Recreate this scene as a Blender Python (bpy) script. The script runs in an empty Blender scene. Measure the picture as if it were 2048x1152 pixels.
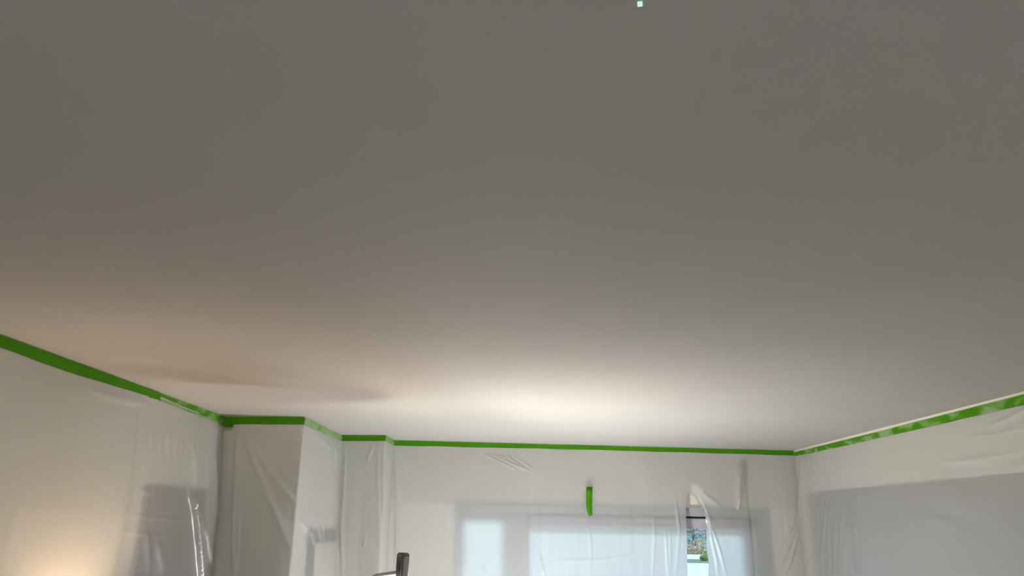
import bpy, bmesh, math, random
import numpy as np
from mathutils import Vector, Matrix, noise as mnoise

# ------------------------------------------------------------------ camera, world, sun, exposure
sc = bpy.context.scene
COL = sc.collection
CAM_Z, CEIL = 1.89, 2.44
FPX = 1440.0
_Y = Vector((0, -465, -FPX)).normalized()
_Z = Vector((1, -0.018, 0)).cross(_Y).normalized()
if _Z.y < 0: _Z = -_Z
_X = _Y.cross(_Z)
MC = Matrix((_X, _Y, _Z))
cd = bpy.data.cameras.new('camera')
cd.sensor_width = 36.0
cd.lens = FPX / 2048 * 36.0
cd.clip_start = 0.02
cam = bpy.data.objects.new('camera', cd)
COL.objects.link(cam)
cam.matrix_world = Matrix.Translation((0, 0, CAM_Z)) @ MC.to_4x4()
sc.camera = cam

SKY = 0.24
SUN = 1.6
LED_MAIN = 1130.0
BROAD_FILL = 640.0
LED_SIDE = 2.2
BULB = 26.0
FLOOR_FILL = 158.0
REAR_FILL = 29.0
w = bpy.data.worlds.new('world'); sc.world = w; w.use_nodes = True
nt = w.node_tree
bg = nt.nodes['Background']
sky = nt.nodes.new('ShaderNodeTexSky')
sky.sky_type = 'NISHITA'
sky.sun_disc = False
sky.sun_elevation = math.radians(48)
sky.sun_rotation = math.radians(60)
nt.links.new(sky.outputs[0], bg.inputs[0])
bg.inputs[1].default_value = SKY
sl = bpy.data.lights.new('sun', 'SUN'); sl.energy = SUN; sl.angle = 0.009; sl.color = (1, .97, .93)
so = bpy.data.objects.new('sun', sl); COL.objects.link(so)
so.rotation_euler = (math.radians(42), 0, math.radians(62))
sc.view_settings.view_transform = 'Standard'
sc.view_settings.look = 'None'
sc.view_settings.gamma = 1.0
sc.view_settings.use_curve_mapping = False
sc.view_settings.exposure = 0.42

# daylight portal at the window (helps sampling the sky through the glass; adds no light)
pl = bpy.data.lights.new('window_portal', 'AREA'); pl.shape = 'RECTANGLE'; pl.size = 2.1; pl.size_y = 1.2
pl.cycles.is_portal = True
po = bpy.data.objects.new('window_portal', pl); COL.objects.link(po)
pl2 = bpy.data.lights.new('rear_window_portal', 'AREA'); pl2.shape = 'RECTANGLE'; pl2.size = 2.6; pl2.size_y = 1.35
pl2.cycles.is_portal = True
po2 = bpy.data.objects.new('rear_window_portal', pl2); COL.objects.link(po2)
po2.location = (.24, -2.55, 1.425); po2.rotation_euler = (math.radians(90), 0, math.radians(0))

al = bpy.data.lights.new('rear_fill', 'AREA'); al.shape = 'RECTANGLE'; al.size = 2.4; al.size_y = 1.2  # added fill light just inside the unseen rear window
al.energy = REAR_FILL; al.color = (.93, .97, 1.0)
ao = bpy.data.objects.new('rear_fill', al); COL.objects.link(ao)
ao.location = (.24, -2.33, 1.425); ao.rotation_euler = (math.radians(90), 0, 0)

# ------------------------------------------------------------------ layout
PT = dict(L0=(-1.68, -2.4), L1=(-1.68, 4.216), N1=(-1.203, 4.177), N2=(-1.205, 5.121), S1=(-.885, 5.072),
          B0=(-.884, 5.398), B1=(2.162, 5.66), R0=(2.069, -2.4))

def ray(u, v):
    d = MC @ Vector((u - 1024, 576 - v, -FPX))
    return d

def pix_on(p0, p1, u, v):
    """photograph point -> (distance along the wall p0-p1, height)"""
    d = ray(u, v)
    ex, ey = p1[0] - p0[0], p1[1] - p0[1]
    L = math.hypot(ex, ey)
    nx, ny = -ey / L, ex / L
    t = (p0[0] * nx + p0[1] * ny) / (d.x * nx + d.y * ny)
    x, y, z = d.x * t, d.y * t, CAM_Z + d.z * t
    return ((x - p0[0]) * ex + (y - p0[1]) * ey) / L, z

# ------------------------------------------------------------------ materials
def new_mat(name):
    m = bpy.data.materials.new(name); m.use_nodes = True
    return m, m.node_tree, m.node_tree.nodes['Principled BSDF']

def coord(nt, scale=(1, 1, 1)):
    tc = nt.nodes.new('ShaderNodeTexCoord'); mp = nt.nodes.new('ShaderNodeMapping')
    mp.inputs['Scale'].default_value = scale
    nt.links.new(tc.outputs['Object'], mp.inputs[0])
    return mp.outputs[0]

def paint(name, col, rough=.6, var=.05, nscale=6, bump=.0, bscale=300, stretch=(1, 1, 1), col2=None, spec=.3, metallic=0):
    m, nt, b = new_mat(name)
    b.inputs['Roughness'].default_value = rough
    b.inputs['Specular IOR Level'].default_value = spec
    b.inputs['Metallic'].default_value = metallic
    n = nt.nodes.new('ShaderNodeTexNoise'); n.inputs['Scale'].default_value = nscale; n.inputs['Detail'].default_value = 5
    nt.links.new(coord(nt, stretch), n.inputs['Vector'])
    r = nt.nodes.new('ShaderNodeValToRGB')
    c2 = col2 or tuple(c * (1 - var * 2) for c in col)
    r.color_ramp.elements[0].position = .3; r.color_ramp.elements[0].color = (*c2, 1)
    r.color_ramp.elements[1].position = .7; r.color_ramp.elements[1].color = (*col, 1)
    nt.links.new(n.outputs[0], r.inputs[0]); nt.links.new(r.outputs[0], b.inputs['Base Color'])
    if bump:
        n2 = nt.nodes.new('ShaderNodeTexNoise'); n2.inputs['Scale'].default_value = bscale; n2.inputs['Detail'].default_value = 3
        nt.links.new(coord(nt), n2.inputs['Vector'])
        bp = nt.nodes.new('ShaderNodeBump'); bp.inputs['Strength'].default_value = bump; bp.inputs['Distance'].default_value = .002
        nt.links.new(n2.outputs[0], bp.inputs['Height']); nt.links.new(bp.outputs[0], b.inputs['Normal'])
    return m

M = {}
M['ceiling'] = paint('ceiling_paint', (.49, .488, .481), .75, .018, 2.2, .25, 160, spec=.15)
def ceiling_patch(m):
    # the flatter touched-up patch near the window
    nt = m.node_tree; b = nt.nodes['Principled BSDF']
    tc = nt.nodes.new('ShaderNodeTexCoord'); mp = nt.nodes.new('ShaderNodeMapping')
    mp.vector_type = 'TEXTURE'
    mp.inputs['Location'].default_value = (1.30, 4.22, 2.44); mp.inputs['Scale'].default_value = (.15, .16, 1)
    g = nt.nodes.new('ShaderNodeTexGradient'); g.gradient_type = 'SPHERICAL'
    mr = nt.nodes.new('ShaderNodeMapRange'); mr.inputs['From Max'].default_value = .35; mr.inputs['To Min'].default_value = 0; mr.inputs['To Max'].default_value = .07
    mix = nt.nodes.new('ShaderNodeMixRGB'); mix.inputs[2].default_value = (.3, .3, .29, 1)
    old = b.inputs['Base Color'].links[0].from_socket
    nt.links.new(tc.outputs['Object'], mp.inputs[0]); nt.links.new(mp.outputs[0], g.inputs[0]); nt.links.new(g.outputs['Fac'], mr.inputs[0])
    nt.links.new(mr.outputs[0], mix.inputs[0]); nt.links.new(old, mix.inputs[1]); nt.links.new(mix.outputs[0], b.inputs['Base Color'])
ceiling_patch(M['ceiling'])
M['wall'] = paint('wall_paint', (.83, .80, .71), .6, .03, 3, .15, 200)
M['trim'] = paint('white_trim_paint', (.42, .44, .47), .35, .02, 5, spec=.5)
M['blind'] = paint('lavender_grey_blind', (.50, .49, .56), .6, .02, 8)
M['door'] = paint('brown_door_wood', (.22, .17, .15), .45, .15, 5, stretch=(1, 1, .15))
M['closet'] = paint('grey_closet_door_paint', (.30, .30, .315), .4, .03, 3)
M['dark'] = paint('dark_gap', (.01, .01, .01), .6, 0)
M['floor'] = paint('oak_floor', (.36, .25, .15), .4, .15, 3, stretch=(1, 6, 1))
M['canvas'] = paint('canvas_drop_cloth', (.55, .5, .42), .9, .08, 8, .4, 150)
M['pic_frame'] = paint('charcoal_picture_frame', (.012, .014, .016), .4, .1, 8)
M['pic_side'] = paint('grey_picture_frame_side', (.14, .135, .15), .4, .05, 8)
M['pic_mat'] = paint('picture_mat_board', (.78, .74, .68), .8, .05, 9)
M['exterior'] = paint('exterior_siding', (.7, .68, .64), .8, .05, 4)
M['plastic_dark'] = paint('dark_grey_lamp_plastic', (.085, .076, .076), .38, .1, 30, .1, 400, spec=.5)
M['plastic_mid'] = paint('mid_grey_lamp_plastic', (.30, .275, .265), .35, .08, 30, spec=.5)
M['metal'] = paint('galvanised_tripod_metal', (.35, .35, .36), .35, .1, 20, metallic=.8)
M['rubber'] = paint('black_rubber', (.02, .02, .02), .8, .1, 20)
M['shade'] = None

def emission(name, col, strength):
    m = bpy.data.materials.new(name); m.use_nodes = True
    nt = m.node_tree; nt.nodes.clear()
    o = nt.nodes.new('ShaderNodeOutputMaterial'); e = nt.nodes.new('ShaderNodeEmission')
    n = nt.nodes.new('ShaderNodeTexNoise'); n.inputs['Scale'].default_value = 40
    mx = nt.nodes.new('ShaderNodeMixRGB'); mx.inputs[1].default_value = (*col, 1); mx.inputs[2].default_value = (*[c * .93 for c in col], 1)
    nt.links.new(n.outputs[0], mx.inputs[0]); nt.links.new(mx.outputs[0], e.inputs[0])
    e.inputs[1].default_value = strength
    nt.links.new(e.outputs[0], o.inputs[0])
    return m
M['led'] = emission('led_panel_light', (1, .90, .74), LED_MAIN)
M['broad_fill'] = emission('broad_fill_light', (1, .93, .82), BROAD_FILL)
M['led_side'] = emission('led_panel_light_dim', (1, .88, .70), LED_SIDE)
M['floor_fill'] = emission('floor_fill_light', (1, .98, .95), FLOOR_FILL)
M['bulb'] = emission('warm_bulb', (1, .69, .43), BULB * 12)
M['green_glow'] = emission('pale_green_glow', (.55, 1, .78), .75)

def film_mat():
    m = bpy.data.materials.new('masking_film'); m.use_nodes = True
    nt = m.node_tree; nt.nodes.clear(); N = nt.nodes.new; Lk = nt.links.new
    out = N('ShaderNodeOutputMaterial')
    tr = N('ShaderNodeBsdfTransparent'); tr.inputs[0].default_value = (.97, .975, .97, 1)
    rf = N('ShaderNodeBsdfRefraction'); rf.inputs['Color'].default_value = (.97, .975, .97, 1); rf.inputs['Roughness'].default_value = .8; rf.inputs['IOR'].default_value = 1.4
    df = N('ShaderNodeBsdfDiffuse'); df.inputs[0].default_value = (.93, .935, .92, 1)
    tl = N('ShaderNodeBsdfTranslucent'); tl.inputs[0].default_value = (.84, .89, .93, 1)
    gl = N('ShaderNodeBsdfGlossy'); gl.inputs[0].default_value = (1, 1, 1, 1); gl.inputs['Roughness'].default_value = .33
    # fine vertical creasing
    n1 = N('ShaderNodeTexNoise'); n1.inputs['Scale'].default_value = 1; n1.inputs['Detail'].default_value = 4; n1.inputs['Distortion'].default_value = .6
    Lk(coord(nt, (22, 22, 1.6)), n1.inputs['Vector'])
    n2 = N('ShaderNodeTexNoise'); n2.inputs['Scale'].default_value = 5; n2.inputs['Detail'].default_value = 3
    Lk(coord(nt), n2.inputs['Vector'])
    ml = N('ShaderNodeMath'); ml.operation = 'MULTIPLY'; Lk(n1.outputs[0], ml.inputs[0]); Lk(n2.outputs[0], ml.inputs[1])
    bp = N('ShaderNodeBump'); bp.inputs['Strength'].default_value = .35; bp.inputs['Distance'].default_value = .012
    Lk(ml.outputs[0], bp.inputs['Height'])
    for s in (df, gl): Lk(bp.outputs[0], s.inputs['Normal'])
    a = N('ShaderNodeMixShader'); a.inputs[0].default_value = .93; Lk(tr.outputs[0], a.inputs[1]); Lk(rf.outputs[0], a.inputs[2])
    b = N('ShaderNodeMixShader'); b.inputs[0].default_value = .5; Lk(df.outputs[0], b.inputs[1]); Lk(tl.outputs[0], b.inputs[2])
    c = N('ShaderNodeMixShader'); c.inputs[0].default_value = .48; Lk(a.outputs[0], c.inputs[1]); Lk(b.outputs[0], c.inputs[2])
    d = N('ShaderNodeMixShader'); Lk(c.outputs[0], d.inputs[1]); Lk(gl.outputs[0], d.inputs[2])
    fr = N('ShaderNodeLayerWeight'); fr.inputs[0].default_value = .25; Lk(bp.outputs[0], fr.inputs['Normal'])
    mr = N('ShaderNodeMath'); mr.operation = 'MULTIPLY_ADD'; mr.inputs[1].default_value = .35; mr.inputs[2].default_value = .045
    Lk(fr.outputs['Facing'], mr.inputs[0]); Lk(mr.outputs[0], d.inputs[0])
    Lk(d.outputs[0], out.inputs[0])
    return m
M['film'] = film_mat()

def tape_mat(name, milk, seed):
    """green masking tape; milk = how much of it lies under a layer of the clear film"""
    m, nt, b = new_mat(name)
    b.inputs['Roughness'].default_value = .6; b.inputs['Specular IOR Level'].default_value = .12
    n = nt.nodes.new('ShaderNodeTexNoise'); n.inputs['Scale'].default_value = 1; n.inputs['Detail'].default_value = 4; n.inputs['Distortion'].default_value = .5
    mp = coord(nt, (7, 7, 22)); nt.links.new(mp, n.inputs['Vector'])
    mp.node.inputs['Location'].default_value = (seed * 3.1, seed, 0)
    r = nt.nodes.new('ShaderNodeValToRGB'); e = r.color_ramp.elements
    e[0].position = 0; e[0].color = (.042, .20, .001, 1)
    e[1].position = 1; e[1].color = (.085, .32, .003, 1)
    p = 1 - milk
    k = e.new(max(.05, p * .75 + .05)); k.color = (.068, .275, .001, 1)
    k = e.new(min(.96, p * .75 + .2)); k.color = (.26, .42, .17, 1) if milk > .3 else (.08, .30, .006, 1)
    e[-1].color = (.36, .48, .28, 1) if milk > .3 else (.10, .33, .02, 1)
    nt.links.new(n.outputs[0], r.inputs[0]); nt.links.new(r.outputs[0], b.inputs['Base Color'])
    n3 = nt.nodes.new('ShaderNodeTexNoise'); n3.inputs['Scale'].default_value = 120
    nt.links.new(coord(nt, (1, 1, .3)), n3.inputs['Vector'])
    bp = nt.nodes.new('ShaderNodeBump'); bp.inputs['Strength'].default_value = .2; bp.inputs['Distance'].default_value = .001
    nt.links.new(n3.outputs[0], bp.inputs['Height']); nt.links.new(bp.outputs[0], b.inputs['Normal'])
    return m
M['tape'] = tape_mat('green_tape', .12, 1)
M['tape_milk'] = tape_mat('green_tape_under_film', .68, 2)
M['tape_mix'] = tape_mat('green_tape_partly_under_film', .42, 4)

def glass_mat():
    m = bpy.data.materials.new('window_glass'); m.use_nodes = True
    nt = m.node_tree; nt.nodes.clear(); N = nt.nodes.new; Lk = nt.links.new
    out = N('ShaderNodeOutputMaterial'); t = N('ShaderNodeBsdfTransparent'); t.inputs[0].default_value = (.93, .96, .95, 1)
    g = N('ShaderNodeBsdfGlossy'); g.inputs['Roughness'].default_value = .02
    f = N('ShaderNodeFresnel'); f.inputs[0].default_value = 1.45
    x = N('ShaderNodeMixShader'); Lk(f.outputs[0], x.inputs[0]); Lk(t.outputs[0], x.inputs[1]); Lk(g.outputs[0], x.inputs[2]); Lk(x.outputs[0], out.inputs[0])
    return m
M['glass'] = glass_mat()

def leaf_mat(name, cols):
    m, nt, b = new_mat(name)
    b.inputs['Roughness'].default_value = .6
    n = nt.nodes.new('ShaderNodeTexNoise'); n.inputs['Scale'].default_value = 3.5; n.inputs['Detail'].default_value = 6
    nt.links.new(coord(nt), n.inputs['Vector'])
    r = nt.nodes.new('ShaderNodeValToRGB')
    e = r.color_ramp.elements
    e[0].position = .3; e[0].color = (*cols[0], 1); e[1].position = .7; e[1].color = (*cols[-1], 1)
    for i, c in enumerate(cols[1:-1]):
        k = e.new(.3 + .4 * (i + 1) / (len(cols) - 1)); k.color = (*c, 1)
    nt.links.new(n.outputs[0], r.inputs[0]); nt.links.new(r.outputs[0], b.inputs['Base Color'])
    return m
M['spruce'] = leaf_mat('blue_spruce_needles', [(.12, .28, .27), (.42, .68, .66), (.75, .9, .86)])
M['autumn'] = leaf_mat('autumn_leaves', [(.14, .09, .05), (.75, .55, .32), (.95, .9, .75)])
M['green'] = leaf_mat('green_shrub_leaves', [(.10, .2, .04), (.35, .55, .12), (.6, .75, .3)])
M['bark'] = paint('bark', (.12, .09, .07), .9, .3, 12)
M['lawn'] = leaf_mat('lawn_grass', [(.12, .20, .06), (.22, .34, .12)])
M['concrete'] = paint('pale_concrete', (.76, .83, .90), .9, .05, 1.5)
M['paving'] = paint('dark_grey_paving', (.13, .17, .22), .9, .1, 1.5)
M['siding'] = paint('white_house_siding', (.85, .84, .80), .8, .05, 2)
M['roof'] = paint('grey_shingle_roof', (.2, .19, .19), .9, .2, 4)

# ------------------------------------------------------------------ mesh helpers
def link_bm(name, bm, mat, parent=None, smooth=False):
    me = bpy.data.meshes.new(name)
    bmesh.ops.recalc_face_normals(bm, faces=bm.faces)
    bm.to_mesh(me); bm.free()
    me.materials.append(mat)
    if smooth:
        for p in me.polygons: p.use_smooth = True
    o = bpy.data.objects.new(name, me); COL.objects.link(o)
    if parent: o.parent = parent
    return o

def box(bm, x0, x1, y0, y1, z0, z1, mat4=None):
    vs = [bm.verts.new((x, y, z)) for x in (x0, x1) for y in (y0, y1) for z in (z0, z1)]
    if mat4: [setattr(v, 'co', mat4 @ v.co) for v in vs]
    for f in ((0, 1, 3, 2), (4, 6, 7, 5), (0, 4, 5, 1), (2, 3, 7, 6), (0, 2, 6, 4), (1, 5, 7, 3)):
        bm.faces.new([vs[i] for i in f])
    return vs

def prism(bm, pts, z0, z1):
    a = [bm.verts.new((*p, z0)) for p in pts]; b = [bm.verts.new((*p, z1)) for p in pts]
    bm.faces.new(a[::-1]); bm.faces.new(b)
    n = len(pts)
    for i in range(n): bm.faces.new((a[i], a[(i + 1) % n], b[(i + 1) % n], b[i]))

def tube(bm, p, q, r0, r1=None, seg=14):
    p, q = Vector(p), Vector(q); r1 = r1 or r0
    d = (q - p).normalized(); up = Vector((0, 0, 1)) if abs(d.z) < .9 else Vector((1, 0, 0))
    a = d.cross(up).normalized(); b = d.cross(a)
    A = [bm.verts.new(p + (a * math.cos(t) + b * math.sin(t)) * r0) for t in [2 * math.pi * i / seg for i in range(seg)]]
    B = [bm.verts.new(q + (a * math.cos(t) + b * math.sin(t)) * r1) for t in [2 * math.pi * i / seg for i in range(seg)]]
    bm.faces.new(A[::-1]); bm.faces.new(B)
    for i in range(seg): bm.faces.new((A[i], A[(i + 1) % seg], B[(i + 1) % seg], B[i]))

def tag(o, label=None, cat=None, group=None, kind=None):
    for k, v in (('label', label), ('category', cat), ('group', group), ('kind', kind)):
        if v: o[k] = v
    return o

def empty(name, loc, label, cat, group=None):
    o = bpy.data.objects.new(name, None); COL.objects.link(o); o.location = loc
    return tag(o, label, cat, group)

def adopt(o, root):
    """parent o to root while its mesh stays written in world coordinates"""
    o.parent = root
    o.matrix_parent_inverse = Matrix.Translation(-Vector(root.location))
    return o

class Wall:
    """local frame of a wall: a along it, n into the room"""
    def __init__(s, p0, p1, inside):
        s.p0, s.p1 = Vector((*p0, 0)), Vector((*p1, 0))
        s.L = (s.p1 - s.p0).length; s.d = (s.p1 - s.p0) / s.L
        s.n = Vector((-s.d.y, s.d.x, 0))
        if (Vector((*inside, 0)) - s.p0).dot(s.n) < 0: s.n = -s.n
        s.m = Matrix((( s.d.x, s.n.x, 0, s.p0.x), (s.d.y, s.n.y, 0, s.p0.y), (0, 0, 1, 0), (0, 0, 0, 1)))
    def pix(s, u, v, off=0):
        o = s.n * off
        return pix_on(tuple((s.p0 + o)[:2]), tuple((s.p1 + o)[:2]), u, v)
    def box(s, bm, a0, a1, n0, n1, z0, z1): box(bm, a0, a1, n0, n1, z0, z1, s.m)
IN = (0, 2)
WL = Wall(PT['L0'], PT['L1'], IN)
WN = Wall(PT['L1'], PT['N1'], IN)
WR1 = Wall(PT['N1'], PT['N2'], (0, 4.5))
WS = Wall(PT['N2'], PT['S1'], IN)
WR2 = Wall(PT['S1'], PT['B0'], (0, 5.2))
WB = Wall(PT['B0'], PT['B1'], IN)
WR = Wall(PT['B1'], PT['R0'], IN)
WK = Wall(PT['R0'], PT['L0'], IN)

def holed(wall, thick, holes, z1=CEIL + .12, ext=(0, 0)):
    bm = bmesh.new()
    A = sorted({-ext[0], wall.L + ext[1], *[h[0] for h in holes], *[h[1] for h in holes]})
    Z = sorted({0.0, z1, *[h[2] for h in holes], *[h[3] for h in holes]})
    for i in range(len(A) - 1):
        for j in range(len(Z) - 1):
            ca, cz = (A[i] + A[i + 1]) / 2, (Z[j] + Z[j + 1]) / 2
            if any(h[0] < ca < h[1] and h[2] < cz < h[3] for h in holes): continue
            wall.box(bm, A[i], A[i + 1], -thick, 0, Z[j], Z[j + 1])
    bmesh.ops.remove_doubles(bm, verts=bm.verts, dist=1e-5)
    return bm

# ------------------------------------------------------------------ the setting
def structure(name, bm, mat): return tag(link_bm(name, bm, mat), kind='structure')
bm = bmesh.new(); box(bm, -2.2, 2.7, -2.9, 6.3, -.2, 0); structure('floor', bm, M['floor'])
bm = bmesh.new(); box(bm, -2.2, 2.7, -2.9, 6.3, CEIL, CEIL + .3); structure('ceiling', bm, M['ceiling'])

# openings measured on the photograph
dL0 = WL.pix(283, 975)[0]; dL1 = WL.L - .10; DZ = WL.pix(330, 971)[1]
c_near = WR.L - .6; c_far = WR.pix(1620, 990)[0]; CZ = WR.pix(1900, 958)[1]
wa0 = WB.pix(925, 1020)[0] - .03; wa1 = WB.pix(1510, 1030)[0]; WZ = WB.pix(1400, 1033)[1]; WZ0 = .75
structure('wall_left', holed(WL, .16, [(dL0, dL1, 0.001, DZ)], ext=(.3, .02)), M['wall'])
structure('wall_right', holed(WR, .16, [(c_far, c_near, 0.001, CZ)], ext=(.2, .3)), M['wall'])
structure('wall_back', holed(WB, .18, [(wa0, wa1, WZ0, WZ)], ext=(.02, .2)), M['wall'])
WK0, WK1 = WK.L / 2 - 1.3, WK.L / 2 + 1.3
structure('wall_front', holed(WK, .16, [(WK0, WK1, .75, 2.1)], ext=(.2, .2)), M['wall'])
bm = bmesh.new()
for b_ in ((WK0, WK1, .75, .80), (WK0, WK1, 2.05, 2.1), (WK0, WK0 + .05, .75, 2.1), (WK1 - .05, WK1, .75, 2.1), (WK.L / 2 - .03, WK.L / 2 + .03, .75, 2.1)):
    WK.box(bm, b_[0], b_[1], -.12, -.06, b_[2], b_[3])
fill_win = structure('fill_window', bm, M['trim'])  # unseen rear window, added to let in fill light
bm = bmesh.new(); WK.box(bm, WK0 + .04, WK1 - .04, -.095, -.09, .79, 2.06)
g = link_bm('pane', bm, M['glass']); g.parent = fill_win
bm = bmesh.new()
prism(bm, [PT['L1'], PT['N1'], PT['N2'], PT['S1'], PT['B0'], (-.884, 5.75), (-1.9, 5.75), (-1.9, 4.23)], 0, CEIL + .12)
structure('wall_corner', bm, M['wall'])

# left door, behind the film
bm = bmesh.new(); WL.box(bm, dL0 - .01, dL1 + .01, -.16, -.045, 0, DZ + .01)
door1 = structure('door_1', bm, M['door'])
for z0, z1 in ((.2, .85), (1.0, 1.85)):
    for s in (0, 1):
        a = dL0 + .10 + s * (dL1 - dL0 - .08) / 2
        bm = bmesh.new(); vs = None
        WL.box(bm, a, a + (dL1 - dL0) / 2 - .16, -.05, -.035, z0, z1)
        bmesh.ops.bevel(bm, geom=bm.edges[:], offset=.006, segments=1, affect='EDGES')
        o = link_bm('door_panel', bm, M['door']); o.parent = door1
bm = bmesh.new(); tube(bm, WL.m @ Vector((dL0 + .07, -.045, 1.0)), WL.m @ Vector((dL0 + .07, .0, 1.0)), .012); tube(bm, WL.m @ Vector((dL0 + .07, -.012, 1.0)), WL.m @ Vector((dL0 + .18, -.012, 1.0)), .009)
o = link_bm('door_handle', bm, M['metal']); o.parent = door1

# right wide closet opening with sliding doors
n_p = 3
door2 = None
bm = bmesh.new(); WR.box(bm, c_far - .01, c_near + .01, -.30, -.15, 0, CZ + .02)
door2 = structure('door_2', bm, M['closet'])
wp = (c_near - c_far) / n_p
for k in range(n_p):
    bm = bmesh.new()
    off = -.10 if k % 2 else -.055
    WR.box(bm, c_far + k * wp - .01, c_far + (k + 1) * wp + .01, off - .035, off, .01, CZ - .004)
    bmesh.ops.bevel(bm, geom=bm.edges[:], offset=.003, segments=1, affect='EDGES')
    o = link_bm('sliding_panel', bm, M['closet']); o.parent = door2

# window: frame, sashes, glass, blind cassette, casing
bm = bmesh.new()
a_post0, a_post1 = WB.pix(1012, 1080)[0], WB.pix(1058, 1080)[0]
WB.box(bm, wa0 - .01, wa1 + .01, -.15, -.09, WZ - .035, WZ)          # head
WB.box(bm, wa0 - .01, wa1 + .01, -.15, -.02, WZ0, WZ0 + .05)
WB.box(bm, wa0, wa0 + .03, -.15, -.09, WZ0, WZ)
WB.box(bm, wa1 - .05, wa1, -.15, -.09, WZ0, WZ)
win = structure('window_1', bm, M['trim'])
bm = bmesh.new(); WB.box(bm, a_post0, a_post1, -.16, -.05, WZ0 + .05, WZ - .002)
bmesh.ops.bevel(bm, geom=bm.edges[:], offset=.006, segments=2, affect='EDGES')
o = link_bm('window_post', bm, M['trim']); o.parent = win
for a0, a1 in ((wa0 + .03, a_post0), (a_post1, wa1 - .05)):
    bm = bmesh.new()
    for b_ in ((a0, a0 + .016, WZ0 + .05, WZ - .035), (a1 - .016, a1, WZ0 + .05, WZ - .035), (a0, a1, WZ0 + .05, WZ0 + .09), (a0, a1, WZ - .052, WZ - .035)):
        WB.box(bm, b_[0], b_[1], -.14, -.10, b_[2], b_[3])
    s = link_bm('window_sash', bm, M['trim']); s.parent = win
    bm = bmesh.new(); WB.box(bm, a0 + .014, a1 - .014, -.123, -.118, WZ0 + .08, WZ - .05)
    g = link_bm('pane', bm, M['glass']); g.parent = s
# casing around the opening
cas = bmesh.new()
ca1 = WB.pix(1535, 1060)[0]; ca0 = wa0 - .02
ZT = WB.pix(1513, 1018)[1]
WB.box(cas, ca0, ca1, 0, .014, WZ + .001, ZT)
WB.box(cas, ca0, ca1, .014, .020, ZT - .022, ZT)
WB.box(cas, ca0, wa0 + .004, 0, .012, WZ0 - .06, WZ + .001)
WB.box(cas, wa1 - .004, ca1, 0, .018, WZ0 - .06, WZ + .001)
WB.box(cas, wa0 - .05, wa1 + .05, 0, .04, WZ0 - .09, WZ0 - .055)
structure('trim_1', cas, M['trim'])
# roller blind in the wide light: dark slot under the casing, cassette, bright slot, bottom bar
bl = empty('roller_blind', WB.m @ Vector(((a_post1 + wa1) / 2, -.03, WZ - .05)), 'lavender-grey roller blind wound up at the window head, seen through the slit in the film', 'blind')
za = WB.pix(1395, 1037, -.04)[1]; zb = WB.pix(1395, 1057.5, -.04)[1]; zc = WB.pix(1395, 1061, -.04)[1]; zd = WB.pix(1395, 1067, -.04)[1]
bm = bmesh.new(); WB.box(bm, a_post1 + .01, wa1 - .06, -.075, -.02, zb, za)
bmesh.ops.bevel(bm, geom=bm.edges[:], offset=.006, segments=2, affect='EDGES')
adopt(link_bm('cassette', bm, M['blind']), bl)
bm = bmesh.new(); WB.box(bm, a_post1 + .02, wa1 - .07, -.055, -.040, zd, zc)
bmesh.ops.bevel(bm, geom=bm.edges[:], offset=.003, segments=2, affect='EDGES')
adopt(link_bm('bottom_bar', bm, M['blind']), bl)
for ac in (a_post1 + .15, wa1 - .25):
    bm = bmesh.new(); WB.box(bm, ac, ac + .002, -.048, -.0465, zc - .002, zb + .004)
    adopt(link_bm('lift_cord', bm, M['blind']), bl)
bm = bmesh.new(); WB.box(bm, a_post1 + .005, wa1 - .055, -.085, -.03, za + .0005, WZ - .0005)  # black strip stands in for the shade in the slot
adopt(link_bm('slot_shade', bm, M['dark']), bl)
# portal placement
mid = WB.m @ Vector(((wa0 + wa1) / 2, -.17, (WZ0 + WZ) / 2))
pl.size = wa1 - wa0; pl.size_y = WZ - WZ0
po.matrix_world = Matrix.Translation(mid) @ Vector(WB.n).to_track_quat('-Z', 'Z').to_matrix().to_4x4()

# framed picture on the side of the bump-out, behind the film
fa0, fz1 = WR1.pix(634, 1057); fa1, _ = WR1.pix(674, 1056)
fa0 = WR1.pix(608, 1100)[0]
pr = empty('framed_picture', WR1.m @ Vector(((fa0 + fa1) / 2, 0, fz1 - .7)), 'framed picture with a pale mat on the wall return, blurred behind the film', 'picture')
bm = bmesh.new(); WR1.box(bm, fa1 - .07, fa1, 0, .014, fz1 - .7, fz1); WR1.box(bm, fa0, fa1, 0, .014, fz1 - .085, fz1); WR1.box(bm, fa0, fa1, 0, .014, fz1 - .7, fz1 - .63)
adopt(link_bm('frame', bm, M['pic_side']), pr)
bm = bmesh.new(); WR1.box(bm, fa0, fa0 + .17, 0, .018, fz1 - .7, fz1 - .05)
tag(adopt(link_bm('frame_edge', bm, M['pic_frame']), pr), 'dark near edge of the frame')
bm = bmesh.new(); WR1.box(bm, fa0 + .15, fa1 - .06, 0, .012, fz1 - .65, fz1 - .06)
adopt(link_bm('mat_board', bm, M['pic_mat']), pr)
bm = bmesh.new(); WR1.box(bm, fa0 + .24, fa1 - .12, .012, .013, fz1 - .58, fz1 - .20)
adopt(link_bm('print', bm, M['wall']), pr)

# canvas on the floor
bm = bmesh.new(); box(bm, -1.1, 1.9, .3, 2.9, .0, .004)
bmesh.ops.subdivide_edges(bm, edges=bm.edges[:], cuts=30, use_grid_fill=True)
for v in bm.verts:
    if v.co.z > .003: v.co.z += .012 * max(0, mnoise.noise(v.co * 3))
tag(link_bm('drop_cloth', bm, M['canvas']), 'beige canvas drop cloth spread over the bare floor', 'cloth')

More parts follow.
